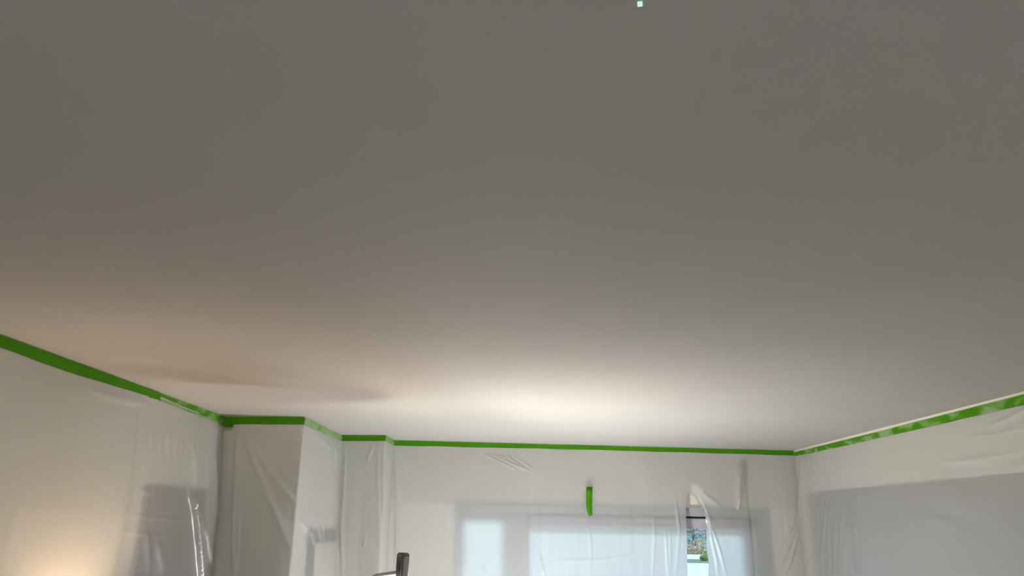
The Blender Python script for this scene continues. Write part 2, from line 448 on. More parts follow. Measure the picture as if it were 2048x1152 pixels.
# ------------------------------------------------------------------ masking film sheets
def gauss_line(A, Z, pts, wd, amp):
    """ridge along a polyline in (a, z)"""
    best = np.full(A.shape, 9.0); tt = np.zeros(A.shape)
    n = len(pts) - 1
    for i in range(n):
        (a0, z0), (a1, z1) = pts[i], pts[i + 1]
        dx, dz = a1 - a0, z1 - z0; L2 = dx * dx + dz * dz + 1e-9
        t = np.clip(((A - a0) * dx + (Z - z0) * dz) / L2, 0, 1)
        d = np.hypot(A - a0 - t * dx, Z - z0 - t * dz)
        m = d < best
        best = np.where(m, d, best); tt = np.where(m, (i + t) / n, tt)
    tap = np.clip(np.minimum(tt, 1 - tt) * 5, 0, 1) * .85 + .15
    return amp * np.exp(-(best / wd) ** 2) * tap

def vnoise(A, Z, sa, sz, seed):
    """smooth value noise on a lattice"""
    rng = np.random.RandomState(seed)
    G = rng.rand(64, 64)
    x, y = A * sa + 31.7 * (seed % 7), Z * sz + 17.3
    xi, yi = np.floor(x).astype(int), np.floor(y).astype(int)
    fx, fy = x - xi, y - yi
    fx, fy = fx * fx * (3 - 2 * fx), fy * fy * (3 - 2 * fy)
    g = lambda i, j: G[i % 64, j % 64]
    return (g(xi, yi) * (1 - fx) + g(xi + 1, yi) * fx) * (1 - fy) + (g(xi, yi + 1) * (1 - fx) + g(xi + 1, yi + 1) * fx) * fy - .5

ZTOP = 2.415
ZL = 2.394
def zrows(fine):
    r = list(np.arange(ZTOP, 1.45, -fine)) + list(np.arange(1.45, .02, -.03)) + [.02]
    return np.array(r)

def film_sheet(name, walls, label, off, folds, seed, a_vals=None, fine=.008, slit=None, group=None, pins=()):
    """walls: consecutive Wall segments; off(a, z) base distance from the wall; folds: (points, width, amp)"""
    L = [0]
    for s in walls: L.append(L[-1] + s.L)
    Zr = zrows(fine)
    if slit is None: parts = [a_vals]
    else: parts = [a_vals[a_vals <= slit[0]], a_vals[a_vals >= slit[0]]]
    V, F = [], []
    for pi, av in enumerate(parts):
        A, Z = np.meshgrid(av, Zr)
        if slit is not None:
            al, ar = slit[1](Z), slit[2](Z)
            if pi == 0:
                s0 = av[-1] - .5
                A = np.where(A > s0, s0 + (A - s0) * (al - s0) / (av[-1] - s0), A)
            else:
                s0 = av[0] + .5
                A = np.where(A < s0, s0 - (s0 - A) * (s0 - ar) / (s0 - av[0]), A)
        D = off(A, Z)
        low = np.clip((ZL - Z) / .25, 0, 1)
        D = D + low * (.016 * vnoise(A, Z, 2.2, .8, seed) + .006 * vnoise(A, Z, 9, 1.2, seed + 1) + .0024 * vnoise(A, Z, 34, 2.0, seed + 2))
        gate = np.clip((ZL - Z) / .025, 0, 1)
        for pn in pins: gate = gate * (1 - .85 * np.exp(-((A - pn) / .05) ** 2))
        for pts, wd, amp in folds: D = D + gauss_line(A, Z, pts, wd, amp) * gate
        D = np.maximum(D, .003)
        P = np.zeros(A.shape + (3,)); P[..., 2] = Z
        for k, s in enumerate(walls):
            last = k == len(walls) - 1
            m = (A >= L[k]) & ((A < L[k + 1]) | last)
            if k == 0: m |= A < 0
            la = A - L[k]
            nx = np.full(A.shape, s.n.x); ny = np.full(A.shape, s.n.y)
            for q, dist in ((k - 1, la), (k + 1, s.L - la)):
                if 0 <= q < len(walls):
                    o = walls[q]; mt = (s.n + o.n) / (1 + s.n.dot(o.n))
                    wgt = np.clip(1 - np.abs(dist) / .07, 0, 1)
                    nx = nx * (1 - wgt) + mt.x * wgt; ny = ny * (1 - wgt) + mt.y * wgt
            P[..., 0] = np.where(m, s.p0.x + s.d.x * la + nx * D, P[..., 0])
            P[..., 1] = np.where(m, s.p0.y + s.d.y * la + ny * D, P[..., 1])
        base = len(V) and sum(len(v) for v in V)
        nz, na = A.shape
        idx = np.arange(nz * na).reshape(nz, na) + base
        F.append(np.stack([idx[:-1, :-1], idx[1:, :-1], idx[1:, 1:], idx[:-1, 1:]], -1).reshape(-1, 4))
        V.append(P.reshape(-1, 3))
    V = np.concatenate(V); F = np.concatenate(F)
    me = bpy.data.meshes.new(name)
    me.vertices.add(len(V)); me.vertices.foreach_set('co', V.astype(np.float32).ravel())
    me.loops.add(F.size); me.loops.foreach_set('vertex_index', F.astype(np.int32).ravel())
    me.polygons.add(len(F)); me.polygons.foreach_set('loop_start', np.arange(0, F.size, 4, dtype=np.int32))
    me.polygons.foreach_set('use_smooth', np.ones(len(F), dtype=bool))
    me.update(calc_edges=True)
    me.materials.append(M['film'])
    o = bpy.data.objects.new(name, me); COL.objects.link(o)
    return tag(o, label, 'plastic sheet', group)

def span(lo, hi, f0, f1, fine, coarse=.03):
    """columns: fine between f0 and f1"""
    r = []
    if f0 > lo: r += list(np.arange(lo, f0, coarse))
    r += list(np.arange(max(lo, f0), min(hi, f1), fine))
    if f1 < hi: r += list(np.arange(f1, hi, coarse))
    r.append(hi)
    return np.unique(np.array(r))

def px(wall, pts, base=0, off=.03): return [(wall.pix(u, v, off)[0] + base, wall.pix(u, v, off)[1]) for u, v in pts]
G = 'sheets of clear masking film taped to the walls'

# left wall
fl = []
for pts, wd, amp in (
        ([(392, 890), (389, 960), (380, 1010), (372, 980)], .012, .016),
        ([(375, 970), (384, 1060), (390, 1152), (393, 1250)], .012, .036),
        ([(418, 905), (408, 1010), (403, 1060), (408, 1100), (416, 1152), (420, 1230)], .012, .014),
        ([(385, 985), (398, 1050), (404, 1085)], .010, .008),
        ([(446, 870), (449, 960), (454, 1060), (457, 1152)], .012, .018),
        ([(330, 870), (322, 905)], .010, .006), ([(345, 868), (338, 912)], .010, .006), ([(360, 872), (352, 915)], .010, .006),
        ([(310, 862), (304, 900)], .010, .005), ([(372, 880), (364, 920)], .009, .006), ([(404, 880), (398, 930)], .01, .008), ([(430, 880), (428, 940), (424, 1000)], .012, .014),
        ([(190, 783), (250, 796), (300, 803)], .010, .006), ([(205, 795), (265, 806), (310, 808)], .008, .005),
        ([(275, 975), (300, 984)], .006, .003), ([(270, 980), (305, 990)], .006, .003),
        ([(250, 1030), (310, 1036), (375, 1040)], .008, .003), ([(240, 1064), (300, 1070), (360, 1074)], .008, .0025),
        ([(288, 1060), (296, 1152)], .02, .01), ([(310, 1080), (324, 1152)], .02, .01)):
    fl.append((px(WL, pts), wd, amp))
def off_l(A, Z):
    low = np.clip((ZL - Z) / .5, 0, 1)
    corner = np.clip(1 - (WL.L - A) / .45, 0, 1)
    return .0032 + low * .030 + corner * low ** 1.5 * .03
film_l = film_sheet('plastic_sheet', [WL], 'clear film sheet over the left wall with the warm lamp glow and long vertical folds', off_l, fl, 3,
           a_vals=span(0.02, WL.L - .004, WL.pix(0, 800)[0] - .3, 99, .012), group=G, pins=(WL.L,))

# bump-out: front face, side, short face, side
fn = []
b1, b2, b3 = WN.L, WN.L + WR1.L, WN.L + WR1.L + WS.L
for w_, base, pts, wd, amp in (
        (WN, 0, [(482, 862), (508, 915), (540, 990), (580, 1100), (590, 1150)], .018, .020),
        (WN, 0, [(488, 860), (530, 925), (580, 990), (606, 1035)], .016, .016),
        (WN, 0, [(500, 856), (560, 870), (606, 886)], .007, .010),
        (WN, 0, [(555, 930), (590, 965), (604, 985)], .008, .010),
        (WN, 0, [(474, 866), (476, 930), (472, 1050), (470, 1152)], .014, .025),
        (WN, 0, [(510, 960), (560, 1030), (600, 1075)], .012, .009),
        (WN, 0, [(520, 858), (600, 852)], .010, .006),
        (WR1, b1, [(599, 1040), (605, 1050), (613, 1062)], .014, .016), (WR1, b1, [(617, 1056), (624, 1075), (629, 1094)], .014, .016),
        (WR1, b1, [(634, 1045), (638, 1070), (641, 1085)], .014, .012), (WR1, b1, [(605, 1080), (615, 1096)], .014, .004),
        (WR1, b1, [(628, 868), (655, 885), (668, 900)], .02, .008), (WR1, b1, [(676, 890), (674, 940)], .02, .010),
        (WR1, b1, [(645, 1045), (648, 1085)], .012, .008),
        (WS, b2, [(687, 900), (686, 1000), (684, 1060), (687, 1152)], .008, .016),
        (WS, b2, [(746, 888), (737, 912), (731, 924)], .006, .008), (WS, b2, [(731, 1068), (730, 1082), (726, 1094)], .006, .010),
        (WS, b2, [(755, 900), (753, 1000), (752, 1152)], .008, .008), (WS, b2, [(722, 1118), (725, 1136)], .005, .006),
        (WS, b2, [(764, 900), (760, 1152)], .010, .008)):
    fn.append((px(w_, pts, base, .02), wd, amp))
def off_n(A, Z):
    low = np.clip((ZL - Z) / .5, 0, 1)
    k = np.exp(-(A / .12) ** 2)
    conv = np.exp(-((A - b1) / .05) ** 2)
    return .0032 + low * (.021 + .02 * np.clip(1 - np.abs(A - b2) / .2, 0, 1)) * (1 - .7 * conv) + k * low * .015
film_n = film_sheet('plastic_sheet', [WN, WR1, WS, WR2], 'clear film sheet wrapped round the stepped corner between the left wall and the window wall', off_n, fn, 11,
           a_vals=np.arange(.004, WN.L + WR1.L + WS.L + WR2.L - .004, .009), fine=.008, group=G, pins=(b1,))

# window wall, with the slit
rv = lambda pts: [WB.pix(u, v, .05) for u, v in pts]
Ls = rv([(1377, 984), (1372, 1000), (1370, 1015), (1372, 1060), (1373, 1100), (1374, 1152), (1374, 1400)])
Rs = rv([(1377, 984), (1386, 996), (1392, 1005), (1402, 1018), (1409, 1035), (1412, 1060), (1413, 1100), (1417, 1125), (1416, 1152), (1416, 1400)])
def interp(P):
    z = np.array([p[1] for p in P])[::-1]; a = np.array([p[0] for p in P])[::-1]
    return lambda Z: np.interp(Z, z, a)
slit = (round(Ls[0][0], 3), interp(Ls), interp(Rs))
def slit_top(f):
    return lambda Z: np.where(Z > Ls[0][1], slit[0], f(Z) + (slit[0] - Ls[0][0]))
slit = (slit[0], slit_top(slit[1]), slit_top(slit[2]))
fb = []
for pts, wd, amp in (
        ([(964, 905), (1000, 922), (1038, 941)], .005, 0.012), ([(983, 907), (1020, 925), (1062, 943)], .0055, 0.015), ([(990, 906), (1028, 921), (1060, 941)], .004, 0.010),
        ([(1008, 905), (1032, 922)], .004, 0.010), ([(1024, 910), (1048, 924), (1070, 940)], .004, 0.010), ([(1027, 901), (1040, 914), (1055, 922)], .004, 0.010),
        ([(1042, 900), (1046, 910)], .005, 0.012), ([(1092, 898), (1112, 920)], .004, .004),
        ([(1152, 967), (1172, 972)], .004, .005), ([(1160, 960), (1172, 972)], .004, .005),
        ([(795, 895), (803, 925), (812, 950)], .006, .006), ([(815, 905), (825, 925), (818, 945)], .005, .006), ([(828, 900), (836, 920), (832, 945)], .005, .005),
        ([(790, 895), (795, 1000), (793, 1152)], .015, .012),
        ([(1378, 984), (1388, 996), (1398, 1012), (1408, 1030), (1416, 1050)], .010, .018),
        ([(1397, 991), (1406, 1005), (1414, 1030), (1424, 1060), (1438, 1100), (1452, 1152)], .008, .016),
        ([(1402, 1000), (1416, 1040), (1424, 1085), (1432, 1120), (1436, 1152)], .009, .013),
        ([(1402, 985), (1425, 1000), (1440, 1012)], .014, .008),
        ([(1307, 1030), (1308, 1080), (1304, 1152)], .007, .012), ([(1330, 1060), (1335, 1152)], .007, .012), ([(1340, 1060), (1338, 1152)], .007, .010), ([(1350, 1000), (1358, 1060), (1350, 1152)], .01, .010),
        ([(1178, 1058), (1182, 1110), (1176, 1152)], .010, .008), ([(1078, 1108), (1088, 1152)], .007, .008), ([(1100, 1122), (1200, 1120), (1290, 1108)], .010, .002),
        ([(930, 1095), (927, 1152)], .008, .008), ([(968, 1130), (972, 1152)], .006, .008),
        ([(1486, 922), (1479, 950), (1476, 985), (1476, 1018)], .011, .060),
        ([(1540, 905), (1560, 911), (1584, 917)], .006, .014), ([(1530, 908), (1560, 920), (1580, 925)], .005, .006),
        ([(1570, 1075), (1583, 1050), (1588, 1000)], .007, .012), ([(1560, 1130), (1576, 1090), (1590, 1050)], .006, .010), ([(1568, 1152), (1582, 1110), (1594, 1060)], .007, .012)):
    fb.append((rv(pts), wd, amp))
a_st = WB.pix(1487, 970, .03)[0]
def off_b(A, Z):
    low = np.clip((ZL - Z) / .4, 0, 1)
    f = .0032 + low * .055
    right = np.clip((A - a_st - .01) / .02, 0, 1)
    f = f - right * low * .012
    end = np.clip(1 - (WB.L - A) / .25, 0, 1)
    return f + end * low * .05
film_b = film_sheet('plastic_sheet', [WB], 'clear film sheet over the window, torn open in a narrow slit', off_b, fb, 23,
           a_vals=np.unique(np.append(np.arange(.006, WB.L - .004, .0075), slit[0])), fine=.007, slit=slit, group=G)

# right wall
fr_ = []
for pts, wd, amp in (
        ([(1653, 985), (1651, 1050), (1648, 1087)], .010, .010), ([(1648, 1087), (1646, 1120), (1650, 1152)], .008, .010), ([(1645, 1082), (1648, 1088)], .01, .010),
        ([(1660, 1000), (1658, 1060), (1662, 1152)], .010, .008), ([(1672, 1030), (1670, 1152)], .010, .008), ([(1684, 1020), (1682, 1152)], .010, .008), ([(1694, 1040), (1708, 1056), (1711, 1070)], .010, .008),
        ([(1688, 1080), (1690, 1152)], .01, .008),
        ([(1745, 978), (1790, 1010), (1830, 1050), (1870, 1080)], .06, .012), ([(1820, 1005), (1880, 998), (1930, 1012), (1970, 1030)], .07, .010), ([(1840, 1040), (1900, 1040), (1950, 1060)], .02, .008), ([(1850, 1025), (1910, 1055), (1960, 1075)], .02, .007),
        ([(1960, 855), (2010, 835), (2048, 812)], .010, .007), ([(1920, 875), (2000, 865), (2060, 850)], .009, .006), ([(1880, 928), (1960, 915), (2048, 902)], .010, .006), ([(1870, 925), (1930, 922), (1990, 925)], .012, .005), ([(2000, 862), (2048, 840)], .008, .005), ([(2000, 935), (2070, 925)], .02, .006),
        ([(1659, 905), (1658, 940), (1656, 965)], .010, .006),
        ([(1598, 915), (1602, 990), (1598, 1060)], .014, .014)):
    fr_.append((px(WR, pts), wd, amp))
def off_r(A, Z):
    low = np.clip((ZL - Z) / .5, 0, 1)
    k = np.clip(1 - A / .4, 0, 1)
    near = np.clip((A - .7) / .6, 0, 1)
    return .0032 + low * (.036 - .030 * near) + k * low * .02
film_r = film_sheet('plastic_sheet', [WR], 'clear film sheet over the right wall and its wide grey doors', off_r, fr_, 37,
           a_vals=span(.004, WR.L - .02, -1, WR.pix(2048, 850)[0] + .3, .011), group=G)

# ------------------------------------------------------------------ tapes
def tape(name, walls, top, bot, label, mat, off=.004, a0=None, a1=None, group='green masking tape along the ceiling line', seed=0, step=.02, wav=.0012):
    """strip whose upper and lower edges run at heights top(a), bot(a)"""
    L = [0]
    for s in walls: L.append(L[-1] + s.L)
    a0 = 0 if a0 is None else a0; a1 = L[-1] if a1 is None else a1
    A = np.linspace(a0, a1, max(2, int((a1 - a0) / step)))
    bm = bmesh.new(); rows = []
    for a in A:
        k = max((i for i in range(len(walls)) if a >= L[i] - 1e-6), default=0)
        s = walls[k]; p = s.p0 + s.d * (a - L[k])
        w1 = wav * mnoise.noise(Vector((a * 3.1, seed, 0))) * 2
        w2 = wav * mnoise.noise(Vector((a * 4.3, seed + 9, 0))) * 2.4
        zt, zb = top(a) + w1 * .5, bot(a) + w2
        c = []
        for t in (0, .33, .66, 1):
            z = zt + (zb - zt) * t
            o = off + .0012 + .0015 * mnoise.noise(Vector((a * 6, z * 30, seed)))
            c.append((p + s.n * o + Vector((0, 0, z)), p + s.n * (o - .0008) + Vector((0, 0, z))))
        rows.append([[bm.verts.new(q) for q in pair] for pair in c])
    for i in range(len(rows) - 1):
        for j in range(3):
            for side in (0, 1):
                bm.faces.new((rows[i][j][side], rows[i + 1][j][side], rows[i + 1][j + 1][side], rows[i][j + 1][side]))
        for j in (0, 3):
            bm.faces.new((rows[i][j][0], rows[i + 1][j][0], rows[i + 1][j][1], rows[i][j][1]))
    for r in (rows[0], rows[-1]):
        for j in range(3): bm.faces.new((r[j][0], r[j + 1][0], r[j + 1][1], r[j][1]))
    o = link_bm(name, bm, mat, smooth=False)
    return tag(o, label, 'masking tape', group)
def cst(z): return lambda a: z
def lin(P):
    xs = [p[0] for p in P]; ys = [p[1] for p in P]
    if xs[0] > xs[-1]: xs, ys = xs[::-1], ys[::-1]
    return lambda a: float(np.interp(a, xs, ys))
T = 2.4365
jl = WL.pix(320, 790)[0]
Pl = lambda pts: lin([WL.pix(u, v, .006) for u, v in pts])
tape('masking_tape', [WL], cst(T), Pl([(0, 695), (130, 742), (296, 792), (300, 795.5), (322, 800.5)]), 'long dark green tape along the top of the left wall, up to the joint', M['tape'], a1=jl, seed=1, a0=.05)
tape('masking_tape', [WL], cst(T - .001), Pl([(300, 783), (322, 793), (392, 823), (396, 829), (450, 853)]), 'short narrowing green tape on the left wall between the joint and the corner', M['tape_mix'], off=.0025, a0=jl - .10, a1=WL.L - .002, seed=2)
tape('masking_tape', [WL], Pl([(318, 796.5), (350, 808), (400, 829)]), Pl([(318, 801), (350, 812), (400, 833)]), 'faint strip of green tape under the film below the thin gap', M['tape_milk'], off=.0032, a0=jl - .02, a1=WL.pix(410, 835)[0], seed=3, wav=.0004)
tape('masking_tape', [WN], cst(T), Pl and lin([WN.pix(u, v, .006) for u, v in ((451, 859), (463, 861.5), (466.5, 849), (500, 848.5), (609, 849))]), 'darkest green tape, on the shadowed face of the corner, with a hanging flap', M['tape'], seed=4, a0=.006, step=.008, wav=.0006)
tape('masking_tape', [WR1], cst(T - .004), lin([WR1.pix(u, v, .006) for u, v in ((611, 851), (640, 864), (681, 881))]), 'pale milky green tape on the lit side of the stepped corner', M['tape_milk'], seed=5, a0=-.004, a1=WR1.L - .006)
tape('masking_tape', [WS], cst(T), lin([WS.pix(u, v, .006) for u, v in ((684, 882), (772, 882))]), 'shortest straight green tape, between two steps of the corner', M['tape'], seed=6, a0=.008, step=.01, wav=.0006)
tape('masking_tape', [WR2], cst(T - .002), lin([WR2.pix(u, v, .006) for u, v in ((772, 882), (786, 891))]), 'tiny milky green tape on the narrow step beside the window wall', M['tape_milk'], seed=7, a0=.0, a1=WR2.L - .006, step=.02)
tape('masking_tape', [WB], cst(T), lin([WB.pix(u, v, .006) for u, v in ((787, 891), (1200, 900), (1588, 911))]), 'long green tape above the window wall', M['tape'], seed=8, a0=.008, a1=WB.L - .006)
rt = [WR.pix(u, v, .006) for u, v in ((1592, 904), (1660, 887.5), (1764, 861.5), (1900, 826.5), (2048, 788.5))]
rb = [WR.pix(u, v, .006) for u, v in ((1592, 912), (1660, 898), (1764, 874.5), (1900, 844), (2048, 809.5))]
for q in (rt, rb): q.append((WR.L, q[-1][1]))
tape('masking_tape', [WR], lin(rt), lin(rb), 'green tape along the right wall with a cream strip of paint above it', M['tape_mix'], seed=9, a0=.006, a1=WR.L - .05)
# lone strip holding the film above the window
bm = bmesh.new()
st = [((1173.0, 974), (1185, 973.5)), ((1172.6, 985), (1184.6, 985)), ((1172.4, 998), (1184.2, 998)), ((1172.6, 1010), (1184, 1010)), ((1174, 1022), (1184, 1022)), ((1176, 1029), (1184, 1028)), ((1178, 1032.5), (1183.6, 1031))]
rows = []
for k, (p, q) in enumerate(st):
    r = []
    for u, v in (p, ((p[0] + q[0]) / 2, (p[1] + q[1]) / 2), q):
        curl = .0008 * k if k > 3 else 0
        r.append([bm.verts.new(WB.m @ Vector((*[WB.pix(u, v, .065)[0]], .065 + o + curl + .001 * math.sin(k * 1.7), WB.pix(u, v, .065)[1]))) for o in (.0, .0009)])
    rows.append(r)
for i in range(len(rows) - 1):
    for j in range(2):
        for s in (0, 1): bm.faces.new((rows[i][j][s], rows[i + 1][j][s], rows[i + 1][j + 1][s], rows[i][j + 1][s]))
    for j in (0, 2): bm.faces.new((rows[i][j][0], rows[i + 1][j][0], rows[i + 1][j][1], rows[i][j][1]))
for r in (rows[0], rows[-1]):
    for j in range(2): bm.faces.new((r[j][0], r[j + 1][0], r[j + 1][1], r[j][1]))
tag(link_bm('masking_tape', bm, M['tape'], smooth=True), 'short vertical piece of green tape patching the film above the window', 'masking tape')

# pinhead spot on the ceiling, given its own glow
spot_loc = Vector((.1330, .6655, CEIL))
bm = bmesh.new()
box(bm, -.0028, .0028, -.0042, .0042, -.0012, .0, Matrix.Translation(spot_loc) @ Matrix.Rotation(math.radians(-12), 4, 'Z'))
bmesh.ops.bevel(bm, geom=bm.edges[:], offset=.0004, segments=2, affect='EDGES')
tag(link_bm('glowing_spot', bm, M['green_glow']), 'tiny pale green glowing spot on the ceiling', 'light')

# ------------------------------------------------------------------ tripod work light
HX, HY = -.508, 3.60
wl = empty('work_light', (-.50, 3.62, 0), 'grey tripod work light with two lit heads, an added fill head and a tall loop handle', 'work light')
def part(name, bm, mat, smooth=False, label=None, parent=None):
    o = adopt(link_bm(name, bm, mat, smooth=smooth), wl) if parent is None else link_bm(name, bm, mat, smooth=smooth)
    if parent is not None:
        o.parent = parent
    if label: o['label'] = label
    return o
bm = bmesh.new(); tube(bm, (-.50, 3.62, .35), (-.50, 3.62, 1.50), .014); tube(bm, (-.50, 3.62, .35), (-.50, 3.62, 1.0), .018); part('pole', bm, M['metal'], True)
bm = bmesh.new(); tube(bm, (-.50, 3.62, .68), (-.50, 3.62, .76), .034); part('collar', bm, M['plastic_dark'], True)
bm = bmesh.new(); tube(bm, (-.50, 3.62, .98), (-.50, 3.62, 1.04), .026); part('collar', bm, M['plastic_dark'], True)
for k in range(3):
    an = math.radians(90 + 120 * k)
    d = Vector((math.cos(an), math.sin(an), 0))
    c = Vector((-.50, 3.62, 0))
    bm = bmesh.new(); tube(bm, c + Vector((0, 0, .72)) + d * .03, c + d * .55 + Vector((0, 0, .03)), .011)
    tube(bm, c + Vector((0, 0, .36)) + d * .015, c + d * .30 + Vector((0, 0, .36)), .007)
    lg = part('leg', bm, M['metal'], True)
    bm = bmesh.new(); tube(bm, c + d * .535 + Vector((0, 0, .05)), c + d * .56 + Vector((0, 0, .016)), .016, .018)
    part('rubber_foot', bm, M['rubber'], True, parent=lg)
bm = bmesh.new(); box(bm, -.66, -.33, 3.605, 3.635, 1.49, 1.515); bmesh.ops.bevel(bm, geom=bm.edges[:], offset=.004, segments=2, affect='EDGES'); part('crossbar', bm, M['metal'])

def head(center, normal, xdir, wx, wy, th, emat, inset, body):
    n = Vector(normal).normalized(); x = Vector(xdir); x = (x - n * x.dot(n)).normalized(); y = n.cross(x)
    m = Matrix(((x.x, y.x, n.x, center[0]), (x.y, y.y, n.y, center[1]), (x.z, y.z, n.z, center[2]), (0, 0, 0, 1)))
    def rr(wx, wy, r, k=6):
        P = []
        for cx, cy, a in ((wx - r, wy - r, 0), (-wx + r, wy - r, 90), (-wx + r, -wy + r, 180), (wx - r, -wy + r, 270)):
            for i in range(k + 1):
                t = math.radians(a + 90 * i / k); P.append((cx + r * math.cos(t), cy + r * math.sin(t)))
        return P
    rings = [(wx * .72, wy * .72, .02, -th), (wx * .94, wy * .94, .026, -th * .75), (wx, wy, .03, -th * .45), (wx, wy, .03, -.006), (wx - .004, wy - .004, .028, 0),
             (wx - inset + .004, wy - inset + .004, .02, 0), (wx - inset, wy - inset, .018, -.003), (wx - inset, wy - inset, .018, -.010)]
    bm = bmesh.new(); R = []
    for a, b, r, z in rings: R.append([bm.verts.new(m @ Vector((*p, z))) for p in rr(a, b, r)])
    N = len(R[0])
    for i in range(len(R) - 1):
        for j in range(N): bm.faces.new((R[i][j], R[i][(j + 1) % N], R[i + 1][(j + 1) % N], R[i + 1][j]))
    bm.faces.new(R[0][::-1]); bm.faces.new(R[-1])
    hd = part('lamp_head', bm, body, True)
    bm = bmesh.new()
    A = [bm.verts.new(m @ Vector((*p, -.007))) for p in rr(wx - inset - .002, wy - inset - .002, .016)]
    B = [bm.verts.new(m @ Vector((*p, -.0095))) for p in rr(wx - inset - .002, wy - inset - .002, .016)]
    bm.faces.new(A); bm.faces.new(B[::-1])
    for j in range(N): bm.faces.new((A[j], A[(j + 1) % N], B[(j + 1) % N], B[j]))
    part('light_panel', bm, emat, parent=hd)
    # cooling fins on the back
    for i in range(7):
        bm = bmesh.new(); t = (-.6 + .2 * i) * wx
        box(bm, t - .0015, t + .0015, -wy * .6, wy * .6, -th - .014, -th + .004, m)
        part('cooling_fin', bm, body, parent=hd)
    return m
head((-.572, 3.565, 1.618), (-.14, -.40, .90), (1, 0, .12), .083, .085, .045, M['led_side'], .022, M['plastic_mid'])
head((-.447, 3.632, 1.515), (.40, -.22, .89), (1, 0, -.45), .036, .042, .030, M['led'], .010, M['plastic_mid'])
head((-.27, 3.60, 1.40), (.97, -.24, .08), (.2, 0, -1), .060, .070, .035, M['broad_fill'], .014, M['plastic_mid'])  # added unseen head, fills the right wall and ceiling with light
# added unseen fill light, standing low on the floor and aimed up at the window wall (below the frame)
wl_tall = wl
wl = empty('work_light', (.35, 4.3, 0), 'added low floor fill light out of view, washing the window wall', 'work light')
head((.35, 4.3, .62), (-.25, .40, .88), (1, 0, .1), .16, .13, .06, M['floor_fill'], .02, M['plastic_dark'])
for sx in (-1, 1):
    bm = bmesh.new(); tube(bm, (.35 + sx * .175, 4.3, .60), (.35 + sx * .19, 4.12, .012), .011); tube(bm, (.35 + sx * .175, 4.3, .60), (.35 + sx * .19, 4.5, .012), .011)
    bmesh.ops.remove_doubles(bm, verts=bm.verts, dist=.004); part('stand_leg', bm, M['metal'], True)
bm = bmesh.new(); tube(bm, (.16, 4.12, .012), (.54, 4.12, .012), .012); part('foot_bar', bm, M['metal'], True)
bm = bmesh.new(); tube(bm, (.16, 4.5, .012), (.54, 4.5, .012), .012); part('foot_bar', bm, M['metal'], True)
wl = wl_tall
# yokes
for x0, x1, zz, yy in ((-.65, -.50, 1.56, 3.60), (-.46, -.34, 1.53, 3.64)):
    bm = bmesh.new(); box(bm, (x0 + x1) / 2 - .012, (x0 + x1) / 2 + .012, yy - .01, yy + .01, 1.50, zz)
    bmesh.ops.bevel(bm, geom=bm.edges[:], offset=.003, segments=2, affect='EDGES'); part('yoke', bm, M['plastic_dark'])
# loop handle
def loop_handle():
    m = Matrix.Translation((HX, HY, 0)) @ Matrix.Rotation(math.radians(-52), 4, 'Z')
    hw, dp = .030, .019
    def outline(hw, z0, z1, r, k=8):
        P = [(hw, z0)]
        for i in range(k + 1):
            t = math.radians(90 * i / k); P.append((hw - r + r * math.cos(t), z1 - r + r * math.sin(t)))
        for i in range(k + 1):
            t = math.radians(90 + 90 * i / k); P.append((-hw + r + r * math.cos(t), z1 - r + r * math.sin(t)))
        P.append((-hw, z0))
        return P
    O = outline(hw, 1.545, 1.738, .016); I = outline(hw * .5, 1.665, 1.724, .010)
    bm = bmesh.new()
    n = len(O); rings = []
    for P, ys in ((O, (-dp, dp)), (I, (-dp, dp))):
        for y in ys: rings.append([bm.verts.new(m @ Vector((x, y, z))) for x, z in P])
    of, ob, inf, ib = rings
    for j in range(n - 1):
        bm.faces.new((of[j], of[j + 1], ob[j + 1], ob[j])); bm.faces.new((inf[j], inf[j + 1], ib[j + 1], ib[j]))
        bm.faces.new((of[j], of[j + 1], inf[j + 1], inf[j])); bm.faces.new((ob[j], ob[j + 1], ib[j + 1], ib[j]))
    for a, b in ((of, inf), (ob, ib)): bm.faces.new((a[0], b[0], b[-1], a[-1]))
    bm.faces.new((of[0], of[-1], ob[-1], ob[0])); bm.faces.new((inf[0], inf[-1], ib[-1], ib[0]))
    bmesh.ops.recalc_face_normals(bm, faces=bm.faces)
    ed = [e for e in bm.edges if len(e.link_faces) == 2 and e.calc_face_angle(0) > .9]
    bmesh.ops.bevel(bm, geom=ed, offset=.004, segments=2, affect='EDGES')
    part('loop_handle', bm, M['plastic_dark'], True, 'dark grey upright loop handle')
    bm = bmesh.new()
    box(bm, hw - .001, hw + .006, -dp + .004, dp - .004, 1.56, 1.722, m); bmesh.ops.bevel(bm, geom=bm.edges[:], offset=.003, segments=2, affect='EDGES')  # side face coloured lighter for the light it catches
    part('lit_side', bm, M['plastic_mid'], True, 'lighter grey side of the handle, lit tone put into its colour')
loop_handle()
bm = bmesh.new(); tube(bm, (-.535, 3.60, 1.53), (-.495, 3.60, 1.53), .020); part('tilt_knob', bm, M['plastic_dark'], True)

